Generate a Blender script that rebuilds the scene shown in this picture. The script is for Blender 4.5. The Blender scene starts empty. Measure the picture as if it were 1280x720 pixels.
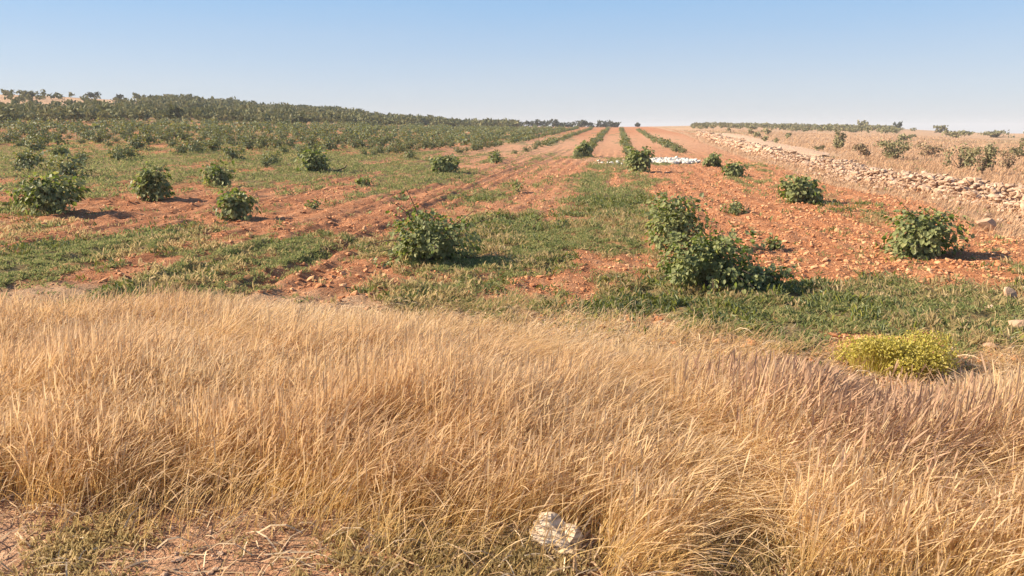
import bpy, bmesh, math, random
import numpy as np
from mathutils import Vector, Matrix

R = math.radians
sc = bpy.context.scene
COL = sc.collection

# ------------------------------------------------------------------ camera, sky, sun, exposure
CAM_H = 2.0
PITCH, YAW = 11.31, 7.4
cam_d = bpy.data.cameras.new('camera')
cam_d.sensor_width = 36.0
cam_d.lens = 36.0 * 1000 / 1280
cam_d.clip_start = 0.05
cam_d.clip_end = 8000
cam = bpy.data.objects.new('camera', cam_d)
cam.location = (0, 0, CAM_H)
cam.rotation_euler = (R(90 - PITCH), 0, R(YAW))
COL.objects.link(cam)
sc.camera = cam

SUN_EL = 31.0
TO_SUN_AZ = (-0.99, -0.10)
w = bpy.data.worlds.new('World')
sc.world = w
w.use_nodes = True
wn, wl = w.node_tree.nodes, w.node_tree.links
bg = wn['Background']
sky = wn.new('ShaderNodeTexSky')
sky.sky_type = 'NISHITA'
sky.sun_disc = False
sky.sun_elevation = R(SUN_EL)
sky.sun_rotation = math.atan2(TO_SUN_AZ[0], TO_SUN_AZ[1])
sky.altitude = 900
sky.air_density = 1.0
sky.dust_density = 0.6
sky.ozone_density = 2.5
# pale dusty band low in the sky, bluer upwards, laid over the Nishita sky by direction
_tc = wn.new('ShaderNodeTexCoord'); _sx = wn.new('ShaderNodeSeparateXYZ'); wl.new(_tc.outputs['Generated'], _sx.inputs[0])
_rp = wn.new('ShaderNodeValToRGB'); _nz = wn.new('ShaderNodeTexNoise'); _nz.inputs['Scale'].default_value = 2.2; _nz.inputs['Detail'].default_value = 5
_mp = wn.new('ShaderNodeMapping'); _mp.inputs['Scale'].default_value = (1, 1, 7); wl.new(_tc.outputs['Generated'], _mp.inputs[0]); wl.new(_mp.outputs[0], _nz.inputs['Vector'])
_ma = wn.new('ShaderNodeMath'); _ma.operation = 'MULTIPLY_ADD'; _ma.inputs[1].default_value = 0.035; wl.new(_nz.outputs[0], _ma.inputs[0])
_mb = wn.new('ShaderNodeMath'); _mb.operation = 'SUBTRACT'; _mb.inputs[1].default_value = 0.0175; wl.new(_sx.outputs[2], _mb.inputs[0]); wl.new(_mb.outputs[0], _ma.inputs[2])
wl.new(_ma.outputs[0], _rp.inputs[0])
_e = _rp.color_ramp.elements
_e[0].position = 0.0; _e[0].color = (0.60, 0.63, 0.715, 1)
_e[1].position = 0.30; _e[1].color = (0.16, 0.36, 0.74, 1)
for _p, _c in ((0.05, (0.55, 0.63, 0.77, 1)), (0.145, (0.325, 0.545, 0.84, 1))):
    _x = _e.new(_p); _x.color = _c
_sc = wn.new('ShaderNodeVectorMath'); _sc.operation = 'SCALE'; _sc.inputs['Scale'].default_value = 4.15; wl.new(_rp.outputs[0], _sc.inputs[0])
_fm = wn.new('ShaderNodeMapRange'); _fm.inputs[1].default_value = 0.15; _fm.inputs[2].default_value = 0.6; _fm.inputs[3].default_value = 0.85; _fm.inputs[4].default_value = 0.0
wl.new(_sx.outputs[2], _fm.inputs[0])
_mx = wn.new('ShaderNodeMix'); _mx.data_type = 'RGBA'
wl.new(_fm.outputs[0], _mx.inputs[0]); wl.new(sky.outputs[0], _mx.inputs[6]); wl.new(_sc.outputs[0], _mx.inputs[7])
wl.new(_mx.outputs[2], bg.inputs[0])
bg.inputs[1].default_value = 0.105

sun_d = bpy.data.lights.new('sun', 'SUN')
sun_d.energy = 5.0
sun_d.angle = R(0.5)
sun_d.color = (1.0, 0.87, 0.68)
sun = bpy.data.objects.new('sun', sun_d)
_n = math.hypot(*TO_SUN_AZ)
to_sun = Vector((TO_SUN_AZ[0] / _n * math.cos(R(SUN_EL)), TO_SUN_AZ[1] / _n * math.cos(R(SUN_EL)), math.sin(R(SUN_EL))))
sun.rotation_euler = (-to_sun).to_track_quat('-Z', 'Y').to_euler()
COL.objects.link(sun)

sc.view_settings.view_transform = 'Standard'
sc.view_settings.look = 'None'
sc.view_settings.exposure = 1.1
sc.view_settings.gamma = 1.0
sc.view_settings.use_curve_mapping = False

# ------------------------------------------------------------------ numeric helpers
rng = np.random.default_rng(11)

def _hash(ix, iy, seed):
    h = (ix * 374761393 + iy * 668265263 + seed * 2147483647) & 0xffffffff
    h = ((h ^ (h >> 13)) * 1274126177) & 0xffffffff
    h = h ^ (h >> 16)
    return (h & 0xffff) / 65535.0

def vnoise(x, y, seed=0):
    x = np.asarray(x, float); y = np.asarray(y, float)
    ix = np.floor(x).astype(np.int64); iy = np.floor(y).astype(np.int64)
    fx = x - ix; fy = y - iy
    fx = fx * fx * (3 - 2 * fx); fy = fy * fy * (3 - 2 * fy)
    a = _hash(ix, iy, seed); b = _hash(ix + 1, iy, seed)
    c = _hash(ix, iy + 1, seed); d = _hash(ix + 1, iy + 1, seed)
    return (a + (b - a) * fx) * (1 - fy) + (c + (d - c) * fx) * fy

def fbm(x, y, octv=4, seed=0):
    s = 0; a = 0.5; t = 0
    for k in range(octv):
        s = s + a * vnoise(x * 2 ** k + 17.3 * k, y * 2 ** k - 9.1 * k, seed + k); t += a; a *= 0.5
    return s / t

def smooth(a, b, x):
    t = np.clip((np.asarray(x, float) - a) / (b - a), 0, 1)
    return t * t * (3 - 2 * t)

# terrain: heights over azimuth (degrees from +Y) and distance
AZ = np.array([-60, -39.5, -30.7, -20.6, -15.2, -9.6, 0, 6.9, 14.5, 24.7, 50])
RR = np.array([0, 18, 50, 100, 170, 260, 420, 4000])
ZT = np.array([
    # 0  18   50   100   170   260   420  4000
    [0, 0, 1.1, 2.2, 4.8, 11.0, 10.0, -10],
    [0, 0, 1.0, 2.1, 4.6, 10.9, 9.5, -10],
    [0, 0, 0.95, 2.0, 4.8, 9.6, 8.5, -10],
    [0, 0, 0.6, 1.5, 3.6, 6.7, 6.0, -10],
    [0, 0, 0.3, 0.9, 2.3, 3.9, 3.9, -10],
    [0, 0, 0.12, 0.5, 1.5, 2.4, 2.9, -10],
    [0, 0, 0.0, 0.2, 1.0, 2.0, 2.6, -10],
    [0, 0, 0.0, 0.25, 1.1, 2.2, 3.2, -10],
    [0, 0, 0.0, 0.0, 0.5, 1.3, 2.4, -14],
    [0, 0, 0.0, -0.25, -0.5, -0.4, -0.4, -22],
    [0, 0, 0.0, -0.4, -0.9, -1.4, -3.0, -30]], float)

def ground_z(X, Y, detail=False):
    X = np.asarray(X, float); Y = np.asarray(Y, float)
    r = np.hypot(X, Y)
    az = np.degrees(np.arctan2(X, Y))
    az = np.clip(np.where(Y < 0, np.clip(az, -60, 50), az), -60, 50)
    ai = np.clip(np.searchsorted(AZ, az) - 1, 0, len(AZ) - 2)
    t = (az - AZ[ai]) / (AZ[ai + 1] - AZ[ai]); t = t * t * (3 - 2 * t)
    ri = np.clip(np.searchsorted(RR, r) - 1, 0, len(RR) - 2)
    s = np.clip((r - RR[ri]) / (RR[ri + 1] - RR[ri]), 0, 1)
    z0 = ZT[ai, ri] * (1 - s) + ZT[ai, ri + 1] * s
    z1 = ZT[ai + 1, ri] * (1 - s) + ZT[ai + 1, ri + 1] * s
    z = z0 * (1 - t) + z1 * t
    z = z + (fbm(X * 0.12, Y * 0.12, 3, 5) - 0.5) * 0.16 * smooth(6, 16, r)
    if detail:
        f = smooth(7.0, 10, Y) * (1 - smooth(45, 90, r)) * (1 - smooth(8.6, 9.8, X))
        z = z + f * 0.022 * np.sin(X * 2 * math.pi / 0.62 + 2.5 * fbm(X * 0.5, Y * 0.06, 2, 8)) * (0.3 + 1.1 * fbm(X * 0.5, Y * 0.15, 2, 9))
        for rx, dp in ((-5.15, .085), (-4.55, .055), (-6.4, .05), (-9.3, .06), (-10.6, .05), (-15.8, .06), (-17.2, .05)):
            wv = 0.25 * (vnoise(Y * 0.08, rx, 4) - 0.5)
            z = z - f * dp * np.exp(-((X - rx - wv) / 0.07) ** 2) + f * dp * 0.7 * np.exp(-((X - rx - wv - 0.22) / 0.11) ** 2)
        n = fbm(X * 2.3, Y * 2.3, 4, 21) - 0.5 + 0.5 * (fbm(X * 5.5, Y * 4.0, 2, 24) - .5)
        z = z + n * 0.12 * (1 - smooth(25, 60, r)) * (0.35 + 0.65 * smooth(6, 9, Y))
    return z

cy_, sy_ = math.cos(R(YAW)), math.sin(R(YAW))
cp_, sp_ = math.cos(R(PITCH)), math.sin(R(PITCH))
CR = np.array([cy_, sy_, 0.0])
CFH = np.array([-sy_, cy_, 0.0])
CF = CFH * cp_ + np.array([0, 0, -sp_])
CU = CFH * sp_ + np.array([0, 0, cp_])

def at(px, py):
    """ground point under a spot of the photograph"""
    d = CF * 1000 + CR * (px - 640) - CU * (py - 360)
    d = d / np.hypot(d[0], d[1])
    r = np.concatenate([np.arange(2, 60, 0.02), np.arange(60, 440, 0.2)])
    z = CAM_H + d[2] * r
    g = ground_z(d[0] * r, d[1] * r)
    k = np.argmax(z <= g)
    if z[k] > g[k]: k = len(r) - 1
    return Vector((d[0] * r[k], d[1] * r[k], float(g[k]))), float(r[k])

def polar(px, r):
    a = math.atan((px - 640) / 1000 * cp_) - R(YAW)
    x, y = r * math.sin(a), r * math.cos(a)
    return Vector((x, y, float(ground_z(x, y))))

# ------------------------------------------------------------------ mesh helpers
def mesh_np(name, V, F, mat, attrs=None, smooth_shade=False):
    """V: (n,3); F: list of int arrays (m,k)"""
    V = np.asarray(V, np.float32)
    if not isinstance(F, list): F = [F]
    F = [np.asarray(f, np.int32) for f in F if len(f)]
    me = bpy.data.meshes.new(name)
    me.vertices.add(len(V)); me.vertices.foreach_set('co', V.ravel())
    li = np.concatenate([f.ravel() for f in F]).astype(np.int32)
    tot = np.concatenate([np.full(len(f), f.shape[1], np.int32) for f in F])
    st = np.concatenate([[0], np.cumsum(tot)[:-1]]).astype(np.int32)
    me.loops.add(len(li)); me.loops.foreach_set('vertex_index', li)
    me.polygons.add(len(tot)); me.polygons.foreach_set('loop_start', st)
    me.polygons.foreach_set('loop_total', tot)
    me.polygons.foreach_set('use_smooth', np.full(len(tot), smooth_shade))
    for k, a in (attrs or {}).items():
        a = np.asarray(a, np.float32)
        if a.ndim == 1:
            at_ = me.attributes.new(k, 'FLOAT', 'POINT'); at_.data.foreach_set('value', a)
        else:
            at_ = me.attributes.new(k, 'FLOAT_COLOR', 'POINT'); at_.data.foreach_set('color', a.ravel())
    me.update(calc_edges=True)
    me.materials.append(mat)
    return me

def link(name, me, parent=None, loc=None):
    o = bpy.data.objects.new(name, me)
    COL.objects.link(o)
    if parent is not None: o.parent = parent
    if loc is not None: o.location = loc
    return o

def tag(o, label=None, cat=None, group=None, kind=None):
    if label: o['label'] = label
    if cat: o['category'] = cat
    if group: o['group'] = group
    if kind: o['kind'] = kind
    return o

def thing(name, label, cat, loc, group=None):
    o = link(name, None, None, loc)
    return tag(o, label, cat, group)

def cat_mesh(parts):
    """join (V, F, A) with F quads -> one (V, F, A)"""
    Vs, Fs, As, n = [], [], [], 0
    for V, F, A in parts:
        Vs.append(V); Fs.append(F + n); As.append(A); n += len(V)
    return np.concatenate(Vs), np.concatenate(Fs), np.concatenate(As)

def unit(v):
    return v / np.maximum(np.linalg.norm(v, axis=-1, keepdims=True), 1e-9)

def leaves_np(P, D, N, L, Wd, fold=0.22, g=rng):
    """broad lobed leaves: midrib from P along D, blade normal N, 6 points and two folded halves each"""
    n = len(P)
    D = unit(D); S = unit(np.cross(D, N)); N2 = np.cross(S, D)
    L = L[:, None]; Wd = Wd[:, None]
    j = lambda a: a * (0.85 + 0.3 * g.random((n, 1)))
    up = N2 * (L * fold)
    base = P
    apex = P + D * L - N2 * L * 0.18
    l1 = P - D * L * j(0.05) + S * Wd * j(0.42) + up
    l2 = P + D * L * j(0.52) + S * Wd * j(0.52) + up * 0.7
    r1 = P - D * L * j(0.05) - S * Wd * j(0.42) + up
    r2 = P + D * L * j(0.52) - S * Wd * j(0.52) + up * 0.7
    V = np.stack([base, l1, l2, apex, r2, r1], 1).reshape(-1, 3)
    i = np.arange(n)[:, None] * 6
    F = np.concatenate([i + np.array([[0, 3, 2, 1]]), i + np.array([[0, 5, 4, 3]])])
    A = np.repeat(g.random(n), 6)
    return V, F, A

def strips_np(B, H, dirs, lean, wd, face, ts, ws, pw=1.25):
    """thin curved stems: base B, height H, lean direction, strip facing; returns V, F, t"""
    n, m = len(B), len(ts)
    ts = np.array(ts); ws = np.array(ws)
    t = ts[None, :, None]
    up = np.zeros((n, 1, 3)); up[:, :, 2] = 1
    dv = np.stack([dirs[:, 0], dirs[:, 1], np.zeros(n)], 1)[:, None, :]
    ln = lean[:, None, None]
    C = B[:, None, :] + H[:, None, None] * (up * (t * (1 - 0.38 * np.minimum(ln, 2.0) * t ** 1.6 * 0.8)) + dv * ln * t ** pw)
    sv = np.stack([np.cos(face), np.sin(face), np.zeros(n)], 1)[:, None, :]
    hw = (wd[:, None] * ws[None, :] * 0.5)[:, :, None]
    V = np.stack([C - sv * hw, C + sv * hw], 2)          # n,m,2,3
    V = V.reshape(-1, 3)
    i = (np.arange(n) * (2 * m))[:, None, None] + (np.arange(m - 1) * 2)[None, :, None] + np.array([0, 1, 3, 2])[None, None, :]
    T = np.broadcast_to(ts[None, :, None], (n, m, 2)).reshape(-1)
    return V, i.reshape(-1, 4), T

def tube_np(pts, rad, sides=6):
    pts = np.asarray(pts, float); n = len(pts)
    d = unit(np.gradient(pts, axis=0))
    ref = np.array([0.31, 0.17, 0.93]); a = unit(np.cross(d, ref)); b = np.cross(d, a)
    an = np.linspace(0, 2 * math.pi, sides, endpoint=False)
    V = pts[:, None, :] + np.asarray(rad)[:, None, None] * (np.cos(an)[None, :, None] * a[:, None, :] + np.sin(an)[None, :, None] * b[:, None, :])
    F = []
    for k in range(n - 1):
        for s in range(sides):
            s2 = (s + 1) % sides
            F.append((k * sides + s, k * sides + s2, (k + 1) * sides + s2, (k + 1) * sides + s))
    return V.reshape(-1, 3), np.array(F), np.full(n * sides, 0.5)

# rocks: clipped icospheres
def rock_protos(n, sub, cuts, g):
    out = []
    for k in range(n):
        bm = bmesh.new(); bmesh.ops.create_icosphere(bm, subdivisions=sub, radius=1.0)
        V = np.array([v.co[:] for v in bm.verts]); F = np.array([[v.index for v in f.verts] for f in bm.faces]); bm.free()
        for c in range(cuts):
            nrm = unit(g.normal(size=3)); dist = g.uniform(0.42, 0.85)
            ex = np.maximum(V @ nrm - dist, 0); V = V - ex[:, None] * nrm
        V = V * (1 + 0.10 * (g.random((len(V), 1)) - 0.5))
        out.append((V, F))
    return out

def scatter_rocks(P, S, protos, g, flat=0.7, upright=False):
    """P (n,3) centres, S (n,) sizes (half extents)"""
    Vs, Fs, As, n = [], [], [], 0
    kind = g.integers(0, len(protos), len(P))
    for k, (PV, PF) in enumerate(protos):
        idx = np.where(kind == k)[0]
        if not len(idx): continue
        m = len(idx)
        a = g.uniform(0, 2 * math.pi, m); b = g.normal(0, 0.35, m)
        sx = S[idx] * g.uniform(0.75, 1.35, m); sy = S[idx] * g.uniform(0.65, 1.0, m); sz = S[idx] * flat * g.uniform(0.6, 1.05, m)
        V = PV[None] * np.stack([sx, sy, sz], 1)[:, None, :]
        x = V[..., 0] * np.cos(b)[:, None] + V[..., 2] * np.sin(b)[:, None]
        z = -V[..., 0] * np.sin(b)[:, None] + V[..., 2] * np.cos(b)[:, None]
        y = V[..., 1]
        X = x * np.cos(a)[:, None] - y * np.sin(a)[:, None]
        Y = x * np.sin(a)[:, None] + y * np.cos(a)[:, None]
        W = np.stack([X, Y, z], -1) + P[idx][:, None, :]
        Vs.append(W.reshape(-1, 3)); Fs.append((PF[None] + (np.arange(m) * len(PV))[:, None, None] + n).reshape(-1, 3))
        As.append(np.repeat(g.random(m), len(PV))); n += m * len(PV)
    return np.concatenate(Vs), np.concatenate(Fs), np.concatenate(As)

# ------------------------------------------------------------------ materials
def new_mat(name):
    m = bpy.data.materials.new(name); m.use_nodes = True
    nt = m.node_tree; nt.nodes.clear()
    return m, nt, nt.nodes.new('ShaderNodeOutputMaterial')

def ramp(nt, fac, stops):
    r = nt.nodes.new('ShaderNodeValToRGB'); e = r.color_ramp.elements
    while len(e) < len(stops): e.new(0.5)
    for k, (p, c) in enumerate(stops): e[k].position = p; e[k].color = (*c, 1)
    nt.links.new(fac, r.inputs[0]); return r.outputs[0]

def attr(nt, name, out='Fac'):
    a = nt.nodes.new('ShaderNodeAttribute'); a.attribute_name = name; return a.outputs[out]

def noise(nt, scale, detail=4, rough=0.6, vec=None):
    n = nt.nodes.new('ShaderNodeTexNoise'); n.inputs['Scale'].default_value = scale
    n.inputs['Detail'].default_value = detail; n.inputs['Roughness'].default_value = rough
    if vec is None:
        g = nt.nodes.new('ShaderNodeNewGeometry'); vec = g.outputs['Position']
    nt.links.new(vec, n.inputs['Vector']); return n.outputs['Fac']

def mix(nt, fac, a, b, mode='MIX'):
    m = nt.nodes.new('ShaderNodeMix'); m.data_type = 'RGBA'; m.blend_type = mode
    for s, v in ((0, fac), (6, a), (7, b)):
        if isinstance(v, (int, float)): m.inputs[s].default_value = v
        elif isinstance(v, tuple): m.inputs[s].default_value = (*v, 1)
        else: nt.links.new(v, m.inputs[s])
    return m.outputs[2]

def math_n(nt, op, a, b=None, c=None):
    m = nt.nodes.new('ShaderNodeMath'); m.operation = op
    for s, v in enumerate((a, b, c)):
        if v is None: continue
        if isinstance(v, (int, float)): m.inputs[s].default_value = v
        else: nt.links.new(v, m.inputs[s])
    return m.outputs[0]

def leafy(name, stops, under=None, transl=0.3, rough=0.55, spec=0.25, tip=None, attr_name='rnd'):
    """leaf / straw: colour by per-leaf random, paler underside, light passing through"""
    m, nt, out = new_mat(name)
    c = ramp(nt, attr(nt, attr_name), stops)
    if tip: c = mix(nt, math_n(nt, 'POWER', attr(nt, 'tip'), 2.0), c, ramp(nt, attr(nt, attr_name), tip))
    if under:
        g = nt.nodes.new('ShaderNodeNewGeometry'); c = mix(nt, g.outputs['Backfacing'], c, mix(nt, 0.6, c, under))
    p = nt.nodes.new('ShaderNodeBsdfPrincipled'); nt.links.new(c, p.inputs['Base Color'])
    p.inputs['Roughness'].default_value = rough; p.inputs['Specular IOR Level'].default_value = spec
    t = nt.nodes.new('ShaderNodeBsdfTranslucent'); nt.links.new(c, t.inputs[0])
    ms = nt.nodes.new('ShaderNodeMixShader'); ms.inputs[0].default_value = transl
    nt.links.new(p.outputs[0], ms.inputs[1]); nt.links.new(t.outputs[0], ms.inputs[2]); nt.links.new(ms.outputs[0], out.inputs[0])
    return m

def rocky(name, stops, scale=9.0, bump=0.5, rough=0.9, stain=None):
    m, nt, out = new_mat(name)
    n1 = noise(nt, scale, 6, 0.65)
    f = math_n(nt, 'MULTIPLY_ADD', attr(nt, 'rnd'), 0.55, math_n(nt, 'MULTIPLY', n1, 0.5))
    c = ramp(nt, f, stops)
    if stain: c = mix(nt, math_n(nt, 'MULTIPLY', ramp(nt, noise(nt, scale * 0.35, 3), [(0.5, (0, 0, 0)), (0.68, (1, 1, 1))]), 0.6), c, stain)
    p = nt.nodes.new('ShaderNodeBsdfPrincipled'); nt.links.new(c, p.inputs['Base Color']); p.inputs['Roughness'].default_value = rough
    p.inputs['Specular IOR Level'].default_value = 0.15
    b = nt.nodes.new('ShaderNodeBump'); b.inputs['Strength'].default_value = bump; b.inputs['Distance'].default_value = 0.03
    nt.links.new(noise(nt, scale * 3, 5, 0.7), b.inputs['Height']); nt.links.new(b.outputs[0], p.inputs['Normal'])
    nt.links.new(p.outputs[0], out.inputs[0]); return m

M_vine = leafy('vine_leaf', [(0.0, (0.07, 0.115, 0.016)), (0.45, (0.15, 0.205, 0.030)), (0.8, (0.25, 0.295, 0.05)), (1.0, (0.44, 0.42, 0.11))], under=(0.33, 0.33, 0.17), transl=0.42, rough=0.5, spec=0.22)
M_vinefar = leafy('vine_leaf_far', [(0.0, (0.11, 0.135, 0.022)), (0.5, (0.20, 0.215, 0.04)), (1.0, (0.36, 0.33, 0.08))], under=(0.18, 0.21, 0.13), transl=0.28, rough=0.5)
M_bark = rocky('vine_bark', [(0.0, (0.05, 0.032, 0.022)), (1.0, (0.16, 0.11, 0.08))], 30, 0.8)
M_straw = leafy('straw', [(0.0, (0.50, 0.28, 0.09)), (0.35, (0.68, 0.44, 0.155)), (0.7, (0.78, 0.55, 0.22)), (1.0, (0.84, 0.66, 0.34))], transl=0.45, rough=0.6, spec=0.2,
                tip=[(0.0, (0.50, 0.30, 0.17)), (0.5, (0.66, 0.45, 0.27)), (1.0, (0.78, 0.60, 0.39))])
M_litter = leafy('straw_litter', [(0.0, (0.30, 0.17, 0.09)), (0.5, (0.50, 0.34, 0.19)), (1.0, (0.68, 0.52, 0.33))], transl=0.15, rough=0.8)
M_brownseed = leafy('brown_seed_grass', [(0.0, (0.30, 0.16, 0.10)), (0.5, (0.46, 0.28, 0.17)), (1.0, (0.60, 0.40, 0.25))], transl=0.3, rough=0.7)
M_pale = leafy('pale_seed_straw', [(0.0, (0.54, 0.35, 0.17)), (0.5, (0.69, 0.49, 0.26)), (1.0, (0.80, 0.62, 0.37))], transl=0.45, rough=0.7, tip=[(0.0, (0.64, 0.43, 0.26)), (0.5, (0.76, 0.56, 0.36)), (1.0, (0.84, 0.67, 0.48))])
M_meadow = leafy('meadow_straw', [(0.0, (0.40, 0.225, 0.12)), (0.5, (0.52, 0.32, 0.18)), (1.0, (0.63, 0.42, 0.25))], transl=0.3, rough=0.7)
M_weed = leafy('weed_leaf', [(0.0, (0.165, 0.20, 0.065)), (0.4, (0.265, 0.295, 0.105)), (0.65, (0.40, 0.375, 0.15)), (1.0, (0.64, 0.48, 0.25))], transl=0.45, rough=0.6)
M_weedgrey = leafy('grey_weed', [(0.0, (0.34, 0.27, 0.11)), (0.4, (0.48, 0.37, 0.17)), (0.75, (0.60, 0.45, 0.23)), (1.0, (0.72, 0.55, 0.32))], transl=0.5, rough=0.7)
M_yellow = leafy('yellow_broom', [(0.0, (0.38, 0.32, 0.05)), (0.5, (0.53, 0.45, 0.085)), (1.0, (0.66, 0.55, 0.18))], transl=0.45, rough=0.6)
M_shrub = leafy('shrub_leaf', [(0.0, (0.17, 0.165, 0.075)), (0.5, (0.25, 0.23, 0.11)), (1.0, (0.36, 0.30, 0.16))], transl=0.2, rough=0.65)
M_shrubdry = leafy('dry_shrub_leaf', [(0.0, (0.20, 0.15, 0.08)), (0.5, (0.30, 0.22, 0.12)), (1.0, (0.42, 0.31, 0.18))], transl=0.2, rough=0.7)
M_scrub = leafy('hill_scrub', [(0.0, (0.10, 0.105, 0.038)), (0.35, (0.155, 0.155, 0.055)), (0.7, (0.205, 0.19, 0.072)), (1.0, (0.30, 0.245, 0.11))], transl=0.2, rough=0.7)
M_tree = leafy('tree_leaf', [(0.0, (0.055, 0.062, 0.034)), (0.5, (0.085, 0.09, 0.048)), (1.0, (0.13, 0.13, 0.07))], transl=0.2, rough=0.6)
M_wallstone = rocky('limestone', [(0.0, (0.32, 0.18, 0.105)), (0.45, (0.50, 0.33, 0.215)), (1.0, (0.66, 0.48, 0.34))], 6, 0.6, stain=(0.30, 0.18, 0.11))
M_white = rocky('white_stone', [(0.0, (0.46, 0.40, 0.32)), (0.6, (0.66, 0.61, 0.53)), (1.0, (0.76, 0.72, 0.65))], 8, 0.4)
M_pebble = rocky('pebble', [(0.0, (0.38, 0.14, 0.058)), (0.5, (0.55, 0.25, 0.115)), (0.85, (0.66, 0.38, 0.20)), (1.0, (0.74, 0.54, 0.38))], 12, 0.4)

def ground_material():
    m, nt, out = new_mat('field_ground')
    N, Lk = nt.nodes, nt.links
    sep = N.new('ShaderNodeSeparateColor'); Lk.new(attr(nt, 'cover', 'Color'), sep.inputs[0])
    weed, dry, pale = sep.outputs
    n1 = noise(nt, 1.3, 6, 0.65); n2 = noise(nt, 9, 6, 0.7); n3 = noise(nt, 38, 4, 0.7)
    mp = N.new('ShaderNodeMapping'); mp.inputs['Scale'].default_value = (1.0, 0.12, 1.0); gg = N.new('ShaderNodeNewGeometry'); Lk.new(gg.outputs['Position'], mp.inputs[0])
    nst = noise(nt, 3.4, 5, 0.65, mp.outputs[0])
    soil = ramp(nt, math_n(nt, 'MULTIPLY_ADD', n2, 0.45, math_n(nt, 'MULTIPLY_ADD', n1, 0.25, math_n(nt, 'MULTIPLY', nst, 0.3))),
                [(0.32, (0.25, 0.088, 0.040)), (0.46, (0.45, 0.178, 0.078)), (0.56, (0.56, 0.262, 0.128)), (0.68, (0.67, 0.41, 0.24))])
    vo = N.new('ShaderNodeTexVoronoi'); vo.inputs['Scale'].default_value = 13
    g = N.new('ShaderNodeNewGeometry'); Lk.new(g.outputs['Position'], vo.inputs['Vector'])
    pebs = ramp(nt, vo.outputs['Distance'], [(0.16, (1, 1, 1)), (0.26, (0, 0, 0))])
    soil = mix(nt, math_n(nt, 'MULTIPLY', math_n(nt, 'MULTIPLY', pebs, ramp(nt, n1, [(0.42, (0, 0, 0)), (0.62, (1, 1, 1))])), 0.5), soil, (0.62, 0.40, 0.25))
    soil = mix(nt, pale, soil, ramp(nt, n2, [(0.3, (0.60, 0.37, 0.22)), (0.7, (0.76, 0.53, 0.36))]))
    dryc = ramp(nt, n2, [(0.28, (0.40, 0.23, 0.125)), (0.5, (0.53, 0.33, 0.19)), (0.72, (0.66, 0.45, 0.28))])
    dryf = ramp(nt, math_n(nt, 'ADD', math_n(nt, 'MULTIPLY', dry, 1.25), math_n(nt, 'MULTIPLY_ADD', n3, 0.7, -0.5)), [(0.3, (0, 0, 0)), (0.65, (1, 1, 1))])
    c = mix(nt, dryf, soil, dryc)
    weedc = ramp(nt, n3, [(0.3, (0.11, 0.12, 0.05)), (0.5, (0.215, 0.20, 0.085)), (0.7, (0.40, 0.28, 0.135))])
    wf = ramp(nt, math_n(nt, 'ADD', weed, math_n(nt, 'MULTIPLY_ADD', math_n(nt, 'ADD', math_n(nt, 'MULTIPLY', n2, 0.6), math_n(nt, 'MULTIPLY', n3, 0.5)), 2.2, -1.36)), [(0.30, (0, 0, 0)), (0.85, (1, 1, 1))])
    c = mix(nt, math_n(nt, 'MULTIPLY', wf, 0.9), c, weedc)
    p = N.new('ShaderNodeBsdfPrincipled'); Lk.new(c, p.inputs['Base Color']); p.inputs['Roughness'].default_value = 0.95
    p.inputs['Specular IOR Level'].default_value = 0.1
    b = N.new('ShaderNodeBump'); b.inputs['Strength'].default_value = 1.0; b.inputs['Distance'].default_value = 0.14
    Lk.new(math_n(nt, 'MULTIPLY_ADD', nst, 0.9, math_n(nt, 'MULTIPLY_ADD', n3, 0.35, n2)), b.inputs['Height']); Lk.new(b.outputs[0], p.inputs['Normal'])
    Lk.new(p.outputs[0], out.inputs[0]); return m
M_ground = ground_material()

# ------------------------------------------------------------------ what grows where (metres on the ground)
WALL_PX = [(1420, 291), (1330, 267), (1280, 255), (1180, 239), (1100, 225), (1040, 209), (980, 197), (930, 185), (897, 175), (875, 168)]
WALL = [at(*p)[0] for p in WALL_PX]
_wy = np.array([p.y for p in WALL]); _wx = np.array([p.x for p in WALL])
_o = np.argsort(_wy)
def wall_x(Y): return np.interp(Y, _wy[_o], _wx[_o])

_ratio = (np.array([-900, 0, 200, 400, 520, 640, 760, 900, 1000, 1080, 1200, 1280, 2200]) - 640) / 1000
def _depth(y, z):
    return (CAM_H - z) / math.tan(math.atan((y - 360) / 1000) + R(PITCH))
_back = np.array([_depth(y, 0.26) for y in (358, 358, 360, 376, 380, 390, 410, 428, 440, 476, 470, 440, 432)])
_ratf = (np.array([-900, 0, 330, 450, 550, 620, 850, 900, 990, 1040, 1280, 2200]) - 640) / 1000
_front = np.array([_depth(y, 0.0) for y in (632, 632, 640, 668, 692, 730, 720, 668, 672, 725, 740, 740)])

def uv_of(X, Y):
    return X * CR[0] + Y * CR[1], X * CFH[0] + Y * CFH[1]

def grass_edges(X, Y):
    u, v = uv_of(X, Y); q = u / np.maximum(v, 0.5)
    return v, np.interp(q, _ratf, _front), np.interp(q, _ratio, _back)

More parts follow.
